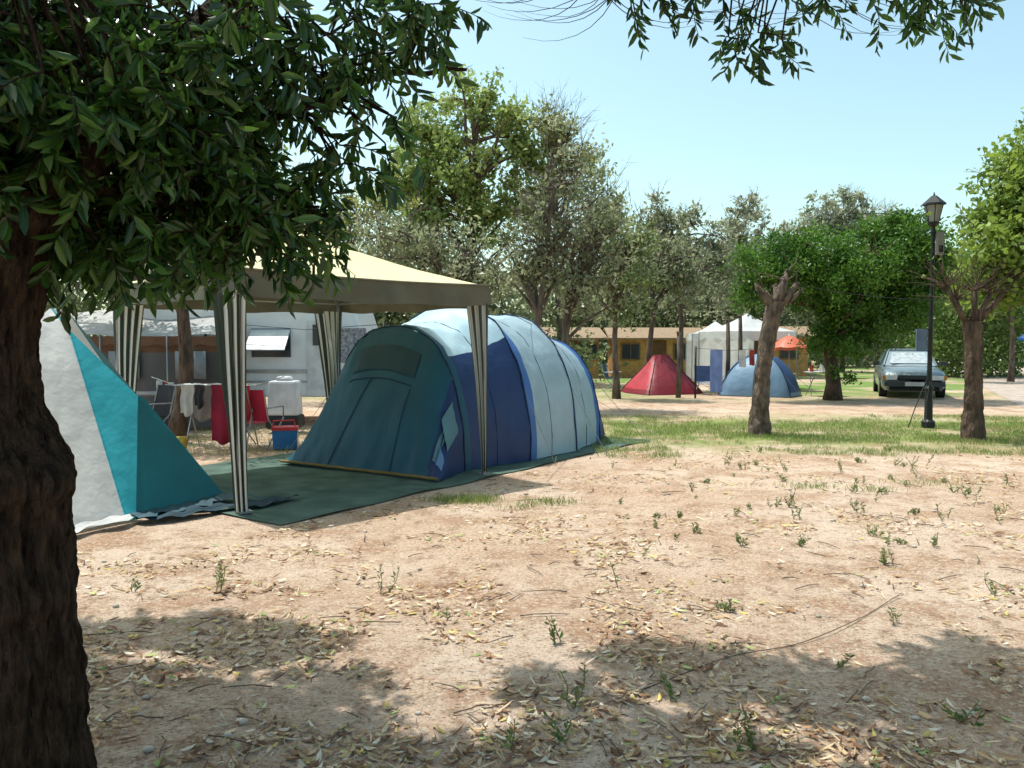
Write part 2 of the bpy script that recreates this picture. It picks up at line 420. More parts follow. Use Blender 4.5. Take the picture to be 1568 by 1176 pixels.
for (t,a,dist,sd_) in((4.3,R(35),.75,1),(3.1,R(25),.6,1),(1.9,R(25),.5,1),(4.9,R(60),1.2,1),(.75,R(145),1.1,-1)):
    p=sect(min(t,4.9),a);q=p+V*dist*sd_+U*(.5 if t>4 else 0);q.z=.02
    g.tube([p,q],.004,0,4);g.tube([q+Vector((0,0,-.02)),q+Vector((.01,0,.10))],.006,1,5)
g.obj('guy_lines',[mat('cord',(.3,.3,.27)),M_metal],tt)

# ------------------------------------------------------------ gazebo
gzb=empty('gazebo',(-2.5,9.55,0))
A=Vector((-2.5,7.42,0));B=Vector((-.34,9.6,0));Cc=Vector((-2.54,11.76,0));Dd=Vector((-4.7,9.58,0));corners=[A,B,Cc,Dd]
apex=Vector((-2.52,9.59,2.92));ZE=2.27
g=MB()
cen=(A+B+Cc+Dd)/4
def out(p,k=.06): 
    q=p+(p-cen).normalized()*k;return q
for i in range(4):
    p=out(corners[i]);q=out(corners[(i+1)%4])
    def rf(a,b,p=p,q=q):
        e_=p.lerp(q,a);e_.z=ZE-.03*math.sin(math.pi*a)
        x=e_.lerp(apex,b);x.z-=.05*math.sin(math.pi*b)+.008*noise.noise(x*4);return x
    g.grid(rf,18,14,0)
    def vf(a,b,p=p,q=q):
        e_=out(p.lerp(q,a),.012);z=ZE-.03*math.sin(math.pi*a)+.006
        s=out(e_,.014*math.sin(a*26)*b+.02*b+.01*noise.noise(Vector((a*30,b*2,i))))
        return (s.x,s.y,z-(.235+.012*math.sin(a*17))*b)
    g.grid(vf,50,5,1)
M_can=mat('canopy_cream',(.84,.75,.44),(.78,.68,.39),scale=2,rough=.7,trans=.2)
M_val=mat('valance_olive',(.13,.125,.085),(.10,.095,.065),scale=4,rough=.7,trans=.04)
g.obj('canopy',[M_can,M_val],gzb,True)
g=MB()
for i in range(4):
    p=out(corners[i],.085);q=out(corners[(i+1)%4],.085)
    g.tube([Vector((*p.lerp(q,k/8).xy,ZE+.012-.03*math.sin(math.pi*k/8))) for k in range(9)],.012,0,5)
    c=corners[i]
    g.box((c.x,c.y,1.1),(.035,.035,2.2),1,rz=R(45));g.box((c.x,c.y,.03),(.12,.12,.02),1,rz=R(45))
    g.tube([Vector((c.x,c.y,2.15)),Vector((cen.x,cen.y,2.72))],.014,1,6)
    cn=corners[(i+1)%4]
    g.tube([Vector((c.x,c.y,2.16)),Vector((cn.x,cn.y,2.16))],.012,1,5)
g.tube([Vector((cen.x,cen.y,2.3)),Vector((cen.x,cen.y,2.8))],.02,1,6)
g.obj('frame',[M_val,M_metal],gzb)
def stripes():
    m=mat('striped_cloth',(.5,.5,.45),rough=.8,trans=.2);nt=m.node_tree;N=nt.nodes;L=nt.links
    a=N.new('ShaderNodeAttribute');a.attribute_name='u'
    w_=N.new('ShaderNodeMath');w_.operation='FRACT';L.new(a.outputs['Fac'],w_.inputs[0])
    c=N.new('ShaderNodeMath');c.operation='GREATER_THAN';c.inputs[1].default_value=.5;L.new(w_.outputs[0],c.inputs[0])
    x=N.new('ShaderNodeMix');x.data_type='RGBA';x.inputs[6].default_value=(.055,.07,.055,1);x.inputs[7].default_value=(.68,.68,.62,1);L.new(c.outputs[0],x.inputs[0])
    L.new(x.outputs[2],N['Principled BSDF'].inputs['Base Color'])
    for n in N:
        if n.type=='BSDF_TRANSLUCENT': L.new(x.outputs[2],n.inputs['Color'])
    return m
M_str=stripes()
def curtain(c,dirv,w0,w1,z0,z1,sway,ns=4,lean=Vector((0,0,0))):
    nu,nv=48,26;vs=[];u=[]
    n=Vector((-dirv.y,dirv.x,0))
    for j in range(nv+1):
        b=j/nv;wd=w1+(w0-w1)*(1-b)**1.3;am=.022*(1-.3*b)+.008
        for i in range(nu+1):
            a=i/nu
            p=c+lean*(1-b)+dirv*((a-.1)*wd+sway*b)+n*(am*math.sin(a*ns*math.pi*2+b*1.2)+.01*math.sin(b*9+a*5))
            vs.append((p.x,p.y,z0+(z1-z0)*b));u.append(a*ns+.1+.15*math.sin(b*3))
    g=MB();fs=[(j*(nu+1)+i,j*(nu+1)+i+1,(j+1)*(nu+1)+i+1,(j+1)*(nu+1)+i) for j in range(nv) for i in range(nu)]
    g.add(vs,fs);o=g.obj('striped_curtain',[M_str],gzb,True)
    at=o.data.attributes.new('u','FLOAT','POINT');at.data.foreach_set('value',u)
AB=(B-A).normalized();AD=(Dd-A).normalized()
ln=Vector((-.10,-.02,0))
curtain(A+Vector((-.04,-.06,0)),Vector((.95,.3,0)).normalized(),.24,.12,2.06,.04,-.01,3,ln);curtain(A+Vector((-.02,-.03,0)),AD,.42,.10,2.06,.10,-.02,4,ln*.6)
curtain(B+Vector((.03,-.05,0)),Vector((-.98,-.2,0)),.26,.06,2.06,.06,-.0,3)
curtain(Cc+Vector((.02,0,0)),Vector((-1,.1,0)),.42,.16,2.05,.3,.03,4);curtain(Cc,Vector((-.4,-.9,0)).normalized(),.34,.14,2.05,.3,.0,3)
curtain(Dd,Vector((.9,.3,0)).normalized(),.34,.15,2.05,.4,.02,4);curtain(Dd,Vector((-.3,.9,0)).normalized(),.34,.15,2.05,.4,.02,3)

# ------------------------------------------------------------ left canvas tent (white / cyan / teal)
lt=empty('canvas_tent',(-4.3,7.2,0))
M_wh=F('canvas_white',(.66,.65,.62),(.58,.57,.54),.2);M_cy=F('canvas_cyan',(.04,.46,.54),None,.25);M_tl=F('canvas_teal',(.008,.16,.20),None,.2)  # side panels use the darker teal, with their shade put into the colour
T=Vector((-4.45,7.8,1.93));S=Vector((-3.47,7.45,1.10));Cn=Vector((-3.36,7.12,.02));Rr=Vector((-2.9,8.1,.03));Lf=Vector((-4.2,5.75,.02));T2=Vector((-6.3,6.2,2.05));Lb=Vector((-6.0,4.7,.02))
Sm=Vector((-4.22,7.68,1.72));Cs=Vector((-3.42,7.06,.03))
g=MB()
def quad(p0,p1,p2,p3,m,n=12,sag=.03):
    nn=(p1-p0).cross(p3-p0).normalized()
    def fn(a,b):
        x=p0.lerp(p1,a).lerp(p3.lerp(p2,a),b)
        ed=min(1,4*min(a,1-a,b+.02,1-b)+.0)
        return x-nn*sag*math.sin(math.pi*a)*math.sin(math.pi*b)+nn*ed*(.02*noise.noise(x*3)+.010*noise.noise(Vector((x.x*10,x.y*10,x.z*4))))
    g.grid(fn,n,n,m)
quad(Lb,Lf,T,T2,0,18,.04)
quad(Lf,Cs,Sm,T,0,22,.02)
quad(Cs,Cn,S,Sm,1,16,.0)
quad(Cn,Rr,S+Vector((.02,.04,.0)),S,2,16,.02)
Bk=Vector((-4.0,9.6,.03))
quad(Rr,Bk,T+Vector((0,.25,0)),S,2,10,.02)
quad(Bk,Vector((-7.2,8.8,.03)),T2,T+Vector((0,.25,0)),0,8,.02)
g.obj('canvas',[M_wh,M_cy,M_tl],lt,True)
g=MB()
def skirt(p,q,wd,m):
    d=(q-p).normalized();nn=Vector((d.y,-d.x,0))
    g.grid(lambda a,b:p.lerp(q,a)+nn*(wd*b*(1+.3*math.sin(a*23)))+Vector((0,0,.035*abs(math.sin(a*19+b*4))*(1-b*.5)+.03+gz(*p.lerp(q,a).xy))),30,6,m)
skirt(Lf,Cs,.16,0);skirt(Cs,Rr,.20,1);skirt(Lb,Lf,.15,0)
g.obj('mud_skirt',[mat('skirt_grey',(.48,.48,.47)),mat('skirt_blue',(.04,.09,.12),rough=.6)],lt,True)
g=MB()
g.tube([T,Sm,Cs],.008,0,5);g.tube([S,Cn],.006,1,5)
q=Vector((-2.45,8.0,.02));g.tube([Rr+Vector((0,0,.1)),q],.004,1,4)
g.obj('seams',[M_cy,M_tl],lt)
g=MB()
g.grid(lambda a,b:(-3.35+a*.95+b*.25,7.0+a*.55+b*.5-.1*math.sin(a*6),.035+.05*abs(noise.noise(Vector((a*5,b*4,1))))+.02*math.sin(a*15+b*6)**2),24,14)
g.obj('groundsheet',[mat('tarp_blue',(.035,.07,.095),(.022,.045,.06),rough=.75,spec=.15)],None,True)

# ------------------------------------------------------------ near tree (dark, left) with crown overhead
nt_=empty('shade_tree',(-1.74,2.55,0))
g=MB()
path=[(-1.74,2.55,-.1,.36),(-1.72,2.55,.12,.31),(-1.73,2.55,.35,.29),(-1.73,2.55,.7,.275),(-1.73,2.55,1.0,.27),(-1.74,2.56,1.22,.27),(-1.80,2.57,1.4,.25),(-1.82,2.58,1.6,.24),(-1.79,2.6,1.85,.24),(-1.76,2.62,2.05,.23),(-1.8,2.6,2.4,.2),(-1.88,2.6,3.2,.15),(-1.9,2.6,4.4,.09)]
def interp(path,t):
    k=t*(len(path)-1);i=min(int(k),len(path)-2);f=k-i;f=f*f*(3-2*f)*.5+f*.5
    return [path[i][j]*(1-f)+path[i+1][j]*f for j in range(4)]
def barkgrid(path,nr,ns,amp,m=0):
    def fn(a,b):
        x,y,z,r=interp(path,a);an=2*math.pi*b
        cx,cy=math.cos(an),math.sin(an)
        wob=.5*noise.noise(Vector((cx*2,cy*2,z*3+4)))
        rid=1-abs(noise.noise(Vector((cx*8+wob,cy*8,z*3.2))))*2.8
        rid2=1-abs(noise.noise(Vector((cx*17+wob,cy*17,z*8.0+3))))*2.8
        r2=r*(1+.08*noise.noise(Vector((cx*1.5,cy*1.5,z*4))))+amp*rid+amp*.7*rid2+amp*.6*noise.noise(Vector((cx*30,cy*30,z*26)))
        bur=math.exp(-(((z-1.17)/.07)**2+((cx-.95)**2+(cy+.25)**2)/.35))*.05+math.exp(-(((z-.80)/.06)**2+((cx-.9)**2+(cy+.4)**2)/.3))*.035-math.exp(-(((z-.97)/.07)**2+((cx-.9)**2+(cy+.4)**2)/.3))*.02
        r2+=bur
        return (x+cx*r2,y+cy*r2,z)
    g.grid(fn,nr,ns,m)
barkgrid(path,480,240,.014)
def limb(pts,r0,r1,n=10):
    pts=[Vector(p) for p in pts];k=len(pts)
    P=[]
    for i in range(k-1):
        for q in range(4): P.append(pts[i].lerp(pts[i+1],q/4)+Vector((random.gauss(0,.006),random.gauss(0,.006),random.gauss(0,.006))))
    P.append(pts[-1]);m=len(P)
    g.tube(P,[(r0+(r1-r0)*i/(m-1))*(1+random.gauss(0,.04)) for i in range(m)],0,n,False)
    return P
L1=limb([(-1.68,2.6,1.85),(-1.44,2.66,2.16),(-1.2,2.75,2.47),(-.92,2.9,2.85),(-.6,3.1,3.4),(-.1,3.5,3.85),(.8,3.9,3.95),(1.9,4.1,3.75),(2.9,4.2,3.7)],.085,.02)
L2=limb([(-1.6,2.65,2.1),(-1.35,3.0,2.35),(-1.0,3.3,2.5),(-.55,3.5,2.75),(-.2,3.6,2.8)],.05,.008,6)
L3=limb([(-1.7,2.6,2.6),(-1.5,2.9,3.0),(-1.0,3.6,3.5),(-.3,4.6,4.2),(.6,5.1,4.35)],.09,.02,7)
L4=limb([(-1.42,2.66,2.1),(-1.2,2.9,2.1),(-1.0,3.1,2.0)],.03,.006,6)
L5=limb([(-1.7,2.6,2.9),(-2.2,3.2,3.6),(-2.6,4.4,4.3),(-2.9,5.6,4.9)],.09,.02,7)
L6=limb([(-1.8,2.6,3.2),(-1.2,1.9,3.6),(-.2,1.5,4.0),(1.0,1.8,4.2)],.08,.02,7)
L7=limb([(-1.7,2.6,2.2),(-2.1,2.9,2.5),(-2.6,3.2,2.8)],.08,.02,7)
L8=limb([(-1.7,2.5,2.3),(-1.5,2.3,2.6),(-1.1,2.2,2.8)],.04,.01,6)
allL=L1[3:]+L2[2:]+L3[3:]+L4[2:]+L5[3:]+L6[3:]+L7[2:]+L8[2:]
C=[];D=[];LL=[]
def twig(P,d,length,nl,droop,lsz=(.055,.10),connect=True):
    P=Vector(P);d=Vector(d).normalized()
    if connect:
        s=min(allL,key=lambda q:(q-P).length)
        if (s-P).length<1.3: g.tube([s,s.lerp(P,.5)+Vector((random.gauss(0,.03),random.gauss(0,.03),.04)),P],[.008,.006,.004],0,4,False)
    k=6;pts=[P.copy()]
    for i in range(k):
        d=(d+Vector((random.gauss(0,.13),random.gauss(0,.13),-droop/k+random.gauss(0,.06)))).normalized()
        P=P+d*length/k;pts.append(P.copy())
    g.tube(pts,[.0035*(1-.7*i/k) for i in range(k+1)],0,4,False)
    for i in range(nl):
        u=(i+.5)/nl*k;j=min(int(u),k-1);p=pts[j].lerp(pts[j+1],u-j);td=(pts[j+1]-pts[j]).normalized()
        r=Vector((random.gauss(0,1),random.gauss(0,1),random.gauss(0,1)));r=(r-td*r.dot(td)).normalized()
        ld=(td*.55+r*.8+Vector((0,0,-.35))).normalized();l=random.uniform(*lsz)
        C.append(p+ld*l*.5);D.append(ld);LL.append(l)
def fill(c,r,n,length=.26,nl=15,droop=1.1,**k):
    for i in range(n):
        v=Vector((random.gauss(0,1),random.gauss(0,1),random.gauss(0,1))).normalized()*random.random()**.45
        twig((c[0]+v.x*r[0],c[1]+v.y*r[1],c[2]+v.z*r[2]),(v.x+random.gauss(0,.5),v.y+random.gauss(0,.5),v.z*.3+random.gauss(0,.3)),length*random.uniform(.7,1.3),nl,droop,**k)
fill((-1.75,3.0,2.65),(.62,.7,.55),280)
fill((-1.38,2.34,2.36),(.38,.16,.24),80,length=.2)
fill((-.98,2.45,2.58),(.26,.2,.20),26,length=.2)
fill((-1.6,2.2,2.05),(.16,.08,.14),20,length=.16)
fill((-1.30,2.95,2.30),(.40,.5,.28),115)
fill((-1.30,3.0,2.62),(.42,.5,.4),80)
fill((-.97,3.1,2.17),(.22,.35,.2),34)
fill((-1.10,3.0,2.00),(.28,.35,.13),46)
fill((-1.42,2.9,2.02),(.24,.3,.13),44)
fill((-1.62,2.9,1.98),(.10,.2,.10),10)
for c,n in(((-.92,3.1,2.50),9),((-.68,3.1,2.34),8),((-.80,3.2,2.75),12),((-.58,3.1,2.66),9),((-.62,3.2,2.92),10),((-.40,3.2,2.78),9),((-.34,3.2,2.92),9),((-.50,3.2,2.46),5),((-.95,3.2,2.82),10),((-.72,3.1,2.12),6),((-.92,3.1,2.0),6)):
    fill(c,(.10,.14,.09),n)
fill((-2.2,3.2,2.4),(.4,.5,.5),60)
for c,n in(((.62,4,3.36),4),((.60,4,3.28),3),((.92,4,3.34),4),((1.14,4,3.20),6),((1.17,4,3.05),6),((1.50,4,3.40),4),((1.62,4.1,3.38),4),((1.85,4,3.27),6),((2.0,4,3.29),6),((2.14,4,3.27),6),((1.3,4,3.5),2),((.8,4,3.5),2)):
    for i in range(n):
        twig((c[0]+random.gauss(0,.05),c[1]+random.gauss(0,.12),c[2]+random.gauss(0,.03)),(random.gauss(.3,.6),random.gauss(0,.5),random.gauss(-.3,.3)),.24,13,.9,lsz=(.055,.095))
for i in range(34):
    x0=random.choice([.45,.7,1.35,1.5,1.65])+random.gauss(0,.08);p=Vector((x0,4+random.gauss(0,.1),3.55));a=random.choice([-1,1]);pts=[p.copy()]
    d=Vector((random.gauss(0,.3),0,-1))
    for k in range(10):
        d=(d+Vector((a*.22,random.gauss(0,.1),.06*k*.4))).normalized();p=p+d*random.uniform(.06,.1);pts.append(p.copy())
    g.tube(pts,[.0035-.0003*k for k in range(11)],0,4,False)
# crown above the frame: leafy clumps that dapple the foreground
random.seed(5)
def crown(gx,gy,rx,ry,nc,per,cr):
    for q in range(nc):
        a=random.random()*6.28;rr=random.random()**.5
        z=random.uniform(3.9,4.3);k=z*math.cos(R(EL))/math.sin(R(EL))
        fill((gx+rx*rr*math.cos(a)+AZ.x*k,gy+ry*rr*math.sin(a)+AZ.y*k,z),(cr*random.uniform(.7,1.4),cr,.08),per,length=.16,nl=14,droop=.5,lsz=(.08,.13))
crown(-1.95,4.42,.55,.20,14,15,.11);crown(-1.25,4.28,.42,.15,9,14,.10)
crown(-1.5,3.25,.85,.35,26,15,.12);crown(-.3,2.92,.55,.14,13,13,.10)
crown(.70,3.95,.40,.18,10,14,.10);crown(1.35,3.68,.55,.24,19,15,.11);crown(2.15,3.58,.5,.22,14,14,.11)
crown(.7,3.12,.6,.2,16,14,.11);crown(1.95,3.05,.6,.2,14,14,.11);crown(.2,3.72,.2,.12,4,12,.08);crown(-2.3,3.75,.3,.4,10,12,.12)
crown(.3,2.3,1.6,.4,18,10,.13);crown(2.75,3.5,.3,.3,6,12,.12);crown(2.3,4.1,.35,.12,4,12,.08);crown(-.9,3.75,.25,.12,3,12,.08)
g.obj('trunk_and_limbs',[M_bark0],nt_,True)
C=np.array(C);D=np.array(D);LL=np.array(LL);n=len(C)
leaf_obj('foliage',C,D,LL,LL*.28,lerpcol((.014,.045,.010),(.09,.20,.03),rng.random(n)**1.6),M_leafd,nt_,fold=.22,lance=True)

# ------------------------------------------------------------ middle trees
def pollard(name,pts,radii,knobs,twigs=0,bark=M_barkl):
    e=empty(name,pts[0]);global g
    g=MB()
    P=[(*p,r) for p,r in zip(pts,radii)]
    def fn(a,b):
        x,y,z,r=interp(P,a);an=2*math.pi*b;cx,cy=math.cos(an),math.sin(an)
        r2=r*(1+.18*noise.noise(Vector((cx*2,cy*2,z*4)))+.14*noise.noise(Vector((cx*7,cy*7,z*7)))+.08*noise.noise(Vector((cx*15,cy*15,z*18))))
        return (x+cx*r2,y+cy*r2,z)
    g.grid(fn,90,28)
    for kp in knobs:
        k0=Vector(pts[-1])-Vector((0,0,.12));k1=Vector(kp[:3]);r=kp[3]
        m_=k0.lerp(k1,.55)+Vector((random.gauss(0,.02),0,-.04))
        g.tube([k0,m_,k1],[r*1.5,r*1.15,r*.9],0,8)
        for q in range(5):
            v=Vector((random.gauss(0,1),random.gauss(0,1),random.gauss(0,.8))).normalized()*r*.6
            g.ell(k1+v,(r*.6,r*.6,r*.55),0,8,6)
        for q in range(twigs):
            d=Vector((random.gauss(0,.8),random.gauss(0,.5),random.uniform(.2,1))).normalized();p=k1.copy();tp=[p.copy()]
            for s in range(4):
                p=p+d*random.uniform(.12,.22);d=(d+Vector((random.gauss(0,.2),random.gauss(0,.2),random.gauss(-.02,.2)))).normalized();tp.append(p.copy())
            g.tube(tp,[.010,.008,.006,.004,.002],0,4,False)
    g.obj('trunk_and_limbs',[bark],e,True);return e
pollard('pollarded_tree',[(4.27,13.8,0),(4.28,13.8,.5),(4.3,13.8,1.0),(4.38,13.8,1.6),(4.46,13.8,2.1),(4.52,13.8,2.3)],[.20,.145,.13,.13,.14,.14],
        [(4.17,13.75,2.56,.055),(4.30,13.7,2.46,.05),(4.70,13.8,2.82,.045),(4.86,13.8,2.60,.05),(4.56,13.9,2.56,.065),(4.62,13.75,2.68,.05),(4.98,13.85,2.52,.03)],1)
pollard('plane_tree',[(7.55,13.1,0),(7.55,13.1,.5),(7.53,13.1,1.0),(7.52,13.1,1.6),(7.48,13.1,1.95)],[.2,.14,.13,.13,.14],
        [(7.2,13.1,2.3,.045),(7.5,13.1,2.45,.045),(7.8,13.15,2.4,.045),(8.3,13.3,2.7,.04),(7.0,13.0,2.5,.03)],20,M_bark)
tree('plane_tree',(9.6,14.2,0),(9.5,14,3.2),.15,[(8.9,13.8,4.5,.85,1,.95),(8.7,13.8,3.5,.85,1,.8),(8.2,13.6,3.1,.6,.6,.55),(8.5,13.6,2.5,.5,.6,.35),(10.0,14,5,1.2,1,1.2),(7.9,13.7,2.75,.45,.5,.35)],270,75,.34,.12,(.11,.20,.03),(.33,.43,.08),asp=.6,bare=20)
tree('pepper_tree',(9.0,22.5,0),(9.1,22.5,3.2),.22,[(7.2,22.3,3.7,1.15,1.3,.75),(6.6,22.2,3.0,.5,.8,.7),(9,22.5,3.5,1.9,1.8,1.4),(10.9,22.5,4.0,1.15,1.4,1.25),(9.3,22.3,1.9,1.1,1.2,1.35),(10.8,22.6,2.6,.9,1.2,1.0),(7.9,22.4,4.0,.8,1,.8),(10.4,22.6,4.7,.9,1,.5),(12.0,22.8,3.7,.7,1,.8),(11.6,23,2.7,.5,.8,.7)],600,100,.30,.115,(.024,.085,.012),(.14,.28,.035),bark=M_bark,limbs=16,shell=.45,droop=.5,mat_=M_leaf)
tree('poplar_tree',(-1.9,32,0),(-1.6,32,11),.24,[(-1.2,32,10.8,1.3,1.3,1.7),(-2.9,32,9.4,1.6,1.6,2.1),(.4,32,9.4,1.3,1.3,1.7),(-3.9,32,6.8,1.8,1.6,2.2),(-1.5,31.8,7.2,2.4,1.8,2.4),(1.0,32,7.2,1.5,1.5,2.0),(-4.2,32,8.4,.9,1,1.6)],310,62,.46,.21,(.17,.27,.06),(.44,.51,.18),bark=M_barkl,limbs=50,bare=60,asp=.6,shell=.6)
tree('poplar_tree',(1.9,31,0),(1.7,31,8.5),.15,[(1.6,31,9.6,.9,1,1.3),(2.4,31,8.0,1.2,1.2,1.4),(3.6,31,6.6,1.2,1,1.5)],100,40,.45,.2,(.2,.25,.10),(.44,.46,.22),bark=M_barkg,limbs=34,bare=150,barel=1.9)
G1=(.145,.185,.085);G2=(.41,.43,.26)  # background greens lightened: haze is put into the leaf colours
def scrub(bx,d,h,blobs,ncl=120,lpc=42,bare=110,ls=.13,c1=G1,c2=G2,lean=(0,0),r=.12,name='elm_tree',bark=M_barkg):
    tree(name,(bx,d,0),(bx+lean[0],d+lean[1],h),r,blobs,int(ncl*.85),int(lpc*.9),.36,ls,c1,c2,bark=bark,limbs=34,bare=int(bare*1.2),asp=.5,shell=.6)
scrub(-1.4,20.5,3.6,[(-2.0,20.5,3.9,1.7,1.3,1.2),(-.9,20.4,3.3,1.5,1.2,1.1),(-3.2,20.6,4.2,1.0,1,1.0)],130,45,lean=(-.5,0))
scrub(-4.6,22,3.8,[(-4.6,22,4.6,1.4,1.2,1.3),(-3.5,22,5.2,1.1,1.1,1.1),(-5.8,22,4.2,1.4,1.2,1.4)],110,50,c1=(.17,.22,.04),c2=(.42,.42,.12))
scrub(.15,19,5.2,[(1.1,19,4.2,1.1,1,1.5),(.5,19,3.4,1.2,1,1.1),(1.6,19,5.4,.7,.8,.9),(.5,19,4.9,.6,.8,.9),(1.15,19,6.5,.3,.4,.8)],105,34,190,lean=(1.0,0),r=.12)
scrub(1.4,19.6,2.9,[(1.9,19.6,3.1,1.3,1,1.2),(2.3,19.6,4.3,.8,.8,.8)],80,36,90)
scrub(3.0,23,3.9,[(3.0,23,3.6,1.25,1.1,1.5),(3.5,23,4.6,.8,.9,.8),(2.4,23,4.6,.7,.8,.9)],110,46,70,r=.11,c1=(.10,.17,.05),c2=(.30,.36,.13))
scrub(4.6,27,4,[(4.6,27,4.1,1.5,1.2,1.5),(5.8,27,3.9,1.3,1.1,1.3)],105,40,110,ls=.16)
scrub(7.1,34,7,[(7.1,34,5.0,1.8,1.5,2.2),(6.2,34,6.4,.9,1.2,1.6),(8.6,34,4.8,1.3,1.2,2.4),(7.6,34,6.8,.7,.9,1.2)],165,44,260,ls=.2,c1=(.22,.26,.14),c2=(.44,.45,.29),name='poplar_tree')  # farther poplars paler and greyer still, distance haze mixed into their greens
scrub(10.5,38,7.5,[(10.4,38,5.2,1.3,1.5,3.2),(12.0,38,5.2,1.1,1.5,2.9),(13.6,38,4.8,1.3,1.4,2.8),(11.0,38,7.8,.5,.8,1.2)],170,42,320,ls=.22,c1=(.24,.28,.17),c2=(.45,.45,.32),name='poplar_tree')
scrub(18.5,45,8.5,[(18.6,45,8.4,2.4,1.8,2.0),(16.8,45,7.8,1.4,1.4,1.8),(21,45,7.4,1.9,1.6,1.9)],190,46,320,ls=.26,c1=(.25,.31,.20),c2=(.46,.48,.34),name='poplar_tree')
scrub(20.5,33,5,[(20.3,33,4.6,1.6,1.5,1.7),(18.2,33,4.2,1.3,1.2,1.5)],120,46,60,ls=.18,c1=(.09,.15,.04),c2=(.28,.34,.11))
tree('elm_tree',(-5.35,12.7,0),(-4.9,12.8,3.4),.15,[(-5.2,13,4.6,1.6,1.3,1.1),(-4.0,13.4,3.9,1.0,1,.8)],70,55,.36,.13,(.09,.15,.03),(.27,.36,.09),bark=M_bark,bare=50)
tree('elm_tree',(-6.9,15,0),(-7.3,15,3.4),.17,[(-7.4,15,4.7,1.7,1.3,1.3),(-8.9,15,4.2,1.3,1.2,1.2)],70,55,.38,.14,(.09,.15,.03),(.27,.36,.09),bark=M_bark,bare=30)
def mass(name,segs,c1,c2,ls=.3,dens=1.):
    CC=[]
    for (x0,x1,y0,y1,h0,h1,n) in segs:
        n=int(n*dens)
        t=rng.random(n);x=x0+(x1-x0)*t;y=y0+(y1-y0)*t+rng.normal(size=n)*1.0
        top=np.array([h0+(h1-h0)*tt_+1.8*noise.noise(Vector((a*.35,3,0)))+1.4*noise.noise(Vector((a*1.1,9,0))) for tt_,a in zip(t,x)])
        z=top*rng.random(n)**.8
        CC.append(np.stack([x,y,np.maximum(z,.2)],1))
    CC=np.concatenate(CC);lp=26;n=len(CC)*lp
    C=np.repeat(CC,lp,0)+rng.normal(size=(n,3))*.42
    t=np.clip(np.repeat(rng.random(len(CC)),lp)*.7+rng.random(n)*.4,0,1)
    L=ls*(.6+.8*rng.random(n))
    leaf_obj(name,C,rng.normal(size=(n,3)),L,L*.55,lerpcol(c1,c2,t),M_leaf)
mass('distant_trees',[(-14,0,30,30,4.8,4.2,700),(0,18,43.5,46,5.0,6.2,900),(18,34,52,58,6.2,6.0,700),(-30,-14,24,30,6,5.5,500),(34,62,60,62,7,8,550)],(.12,.165,.07),(.37,.40,.23))
mass('undergrowth',[(-1.5,3.0,31,32.0,1.6,1.4,100)],(.10,.15,.05),(.30,.34,.15),.22)
mass('hedge',[(19.5,24.5,38,39,4.6,5.4,460),(24,34,40,44,5.6,6.0,340)],(.08,.15,.035),(.24,.33,.09),.22)
g=MB()
g.grid(lambda a,b:(-220+440*a,150+30*b,(2+5*abs(noise.noise(Vector((a*14,2,0))))+1.2*noise.noise(Vector((a*90,5,0))))*min(1,b*3)),220,4)
g.obj('hills',[mat('far_woods',(.16,.21,.15),(.10,.14,.09),scale=.3)],None,True)

# ------------------------------------------------------------ street lamp
sl_=empty('street_lamp',(7.85,15.1,0))
g=MB();x,y=7.85,15.1
g.tube([(x,y,0),(x,y,.12),(x,y,.16),(x,y,.7),(x,y,.75),(x,y,.8),(x,y,2.4),(x,y,2.46),(x,y,2.52),(x,y,3.6),(x,y,3.66),(x,y,3.75)],[.12,.12,.075,.065,.085,.045,.038,.055,.035,.03,.05,.03],0,12)
g.tube([(x,y,3.75),(x,y,3.80),(x,y,3.84)],[.03,.09,.10],0,6)
for k in range(6):
    a=k*math.pi/3+.2;g.tube([(x+.09*math.cos(a),y+.09*math.sin(a),3.83),(x+.17*math.cos(a),y+.17*math.sin(a),4.17)],.009,0,4)
g.tube([(x,y,4.16),(x,y,4.19),(x,y,4.28),(x,y,4.33),(x,y,4.34),(x,y,4.40)],[.21,.20,.10,.05,.02,.005],0,6)
g.tube([(x,y,3.85),(x,y,4.15)],[.078,.155],1,6)
g.obj('post_and_lantern',[M_dark,mat('lamp_glass',(.55,.53,.48),rough=.25,trans=.4)],sl_)
g=MB()
g.box((x+.12,y-.02,3.45),(.12,.08,.42),0);g.box((x+.12,y-.066,3.35),(.07,.01,.12),1);g.box((x-.20,y-.06,1.65),(.20,.03,.42),2);g.tube([(x-.22,y-.05,1.45),(x,y,1.45)],.012,1,5);g.tube([(x-.22,y-.05,1.85),(x,y,1.85)],.012,1,5)
g.tube([(x-.05,y,.9),(x-.3,y-.1,.4),(x-.45,y-.15,.02)],.01,1,5);g.tube([(x+.03,y,1.0),(x-.12,y-.15,.5),(x-.2,y-.3,.02)],.01,1,5)
g.obj('meter_box_and_sign',[mat('box_grey',(.32,.30,.27)),M_dark,mat('sign_bluegrey',(.14,.19,.3))],sl_)

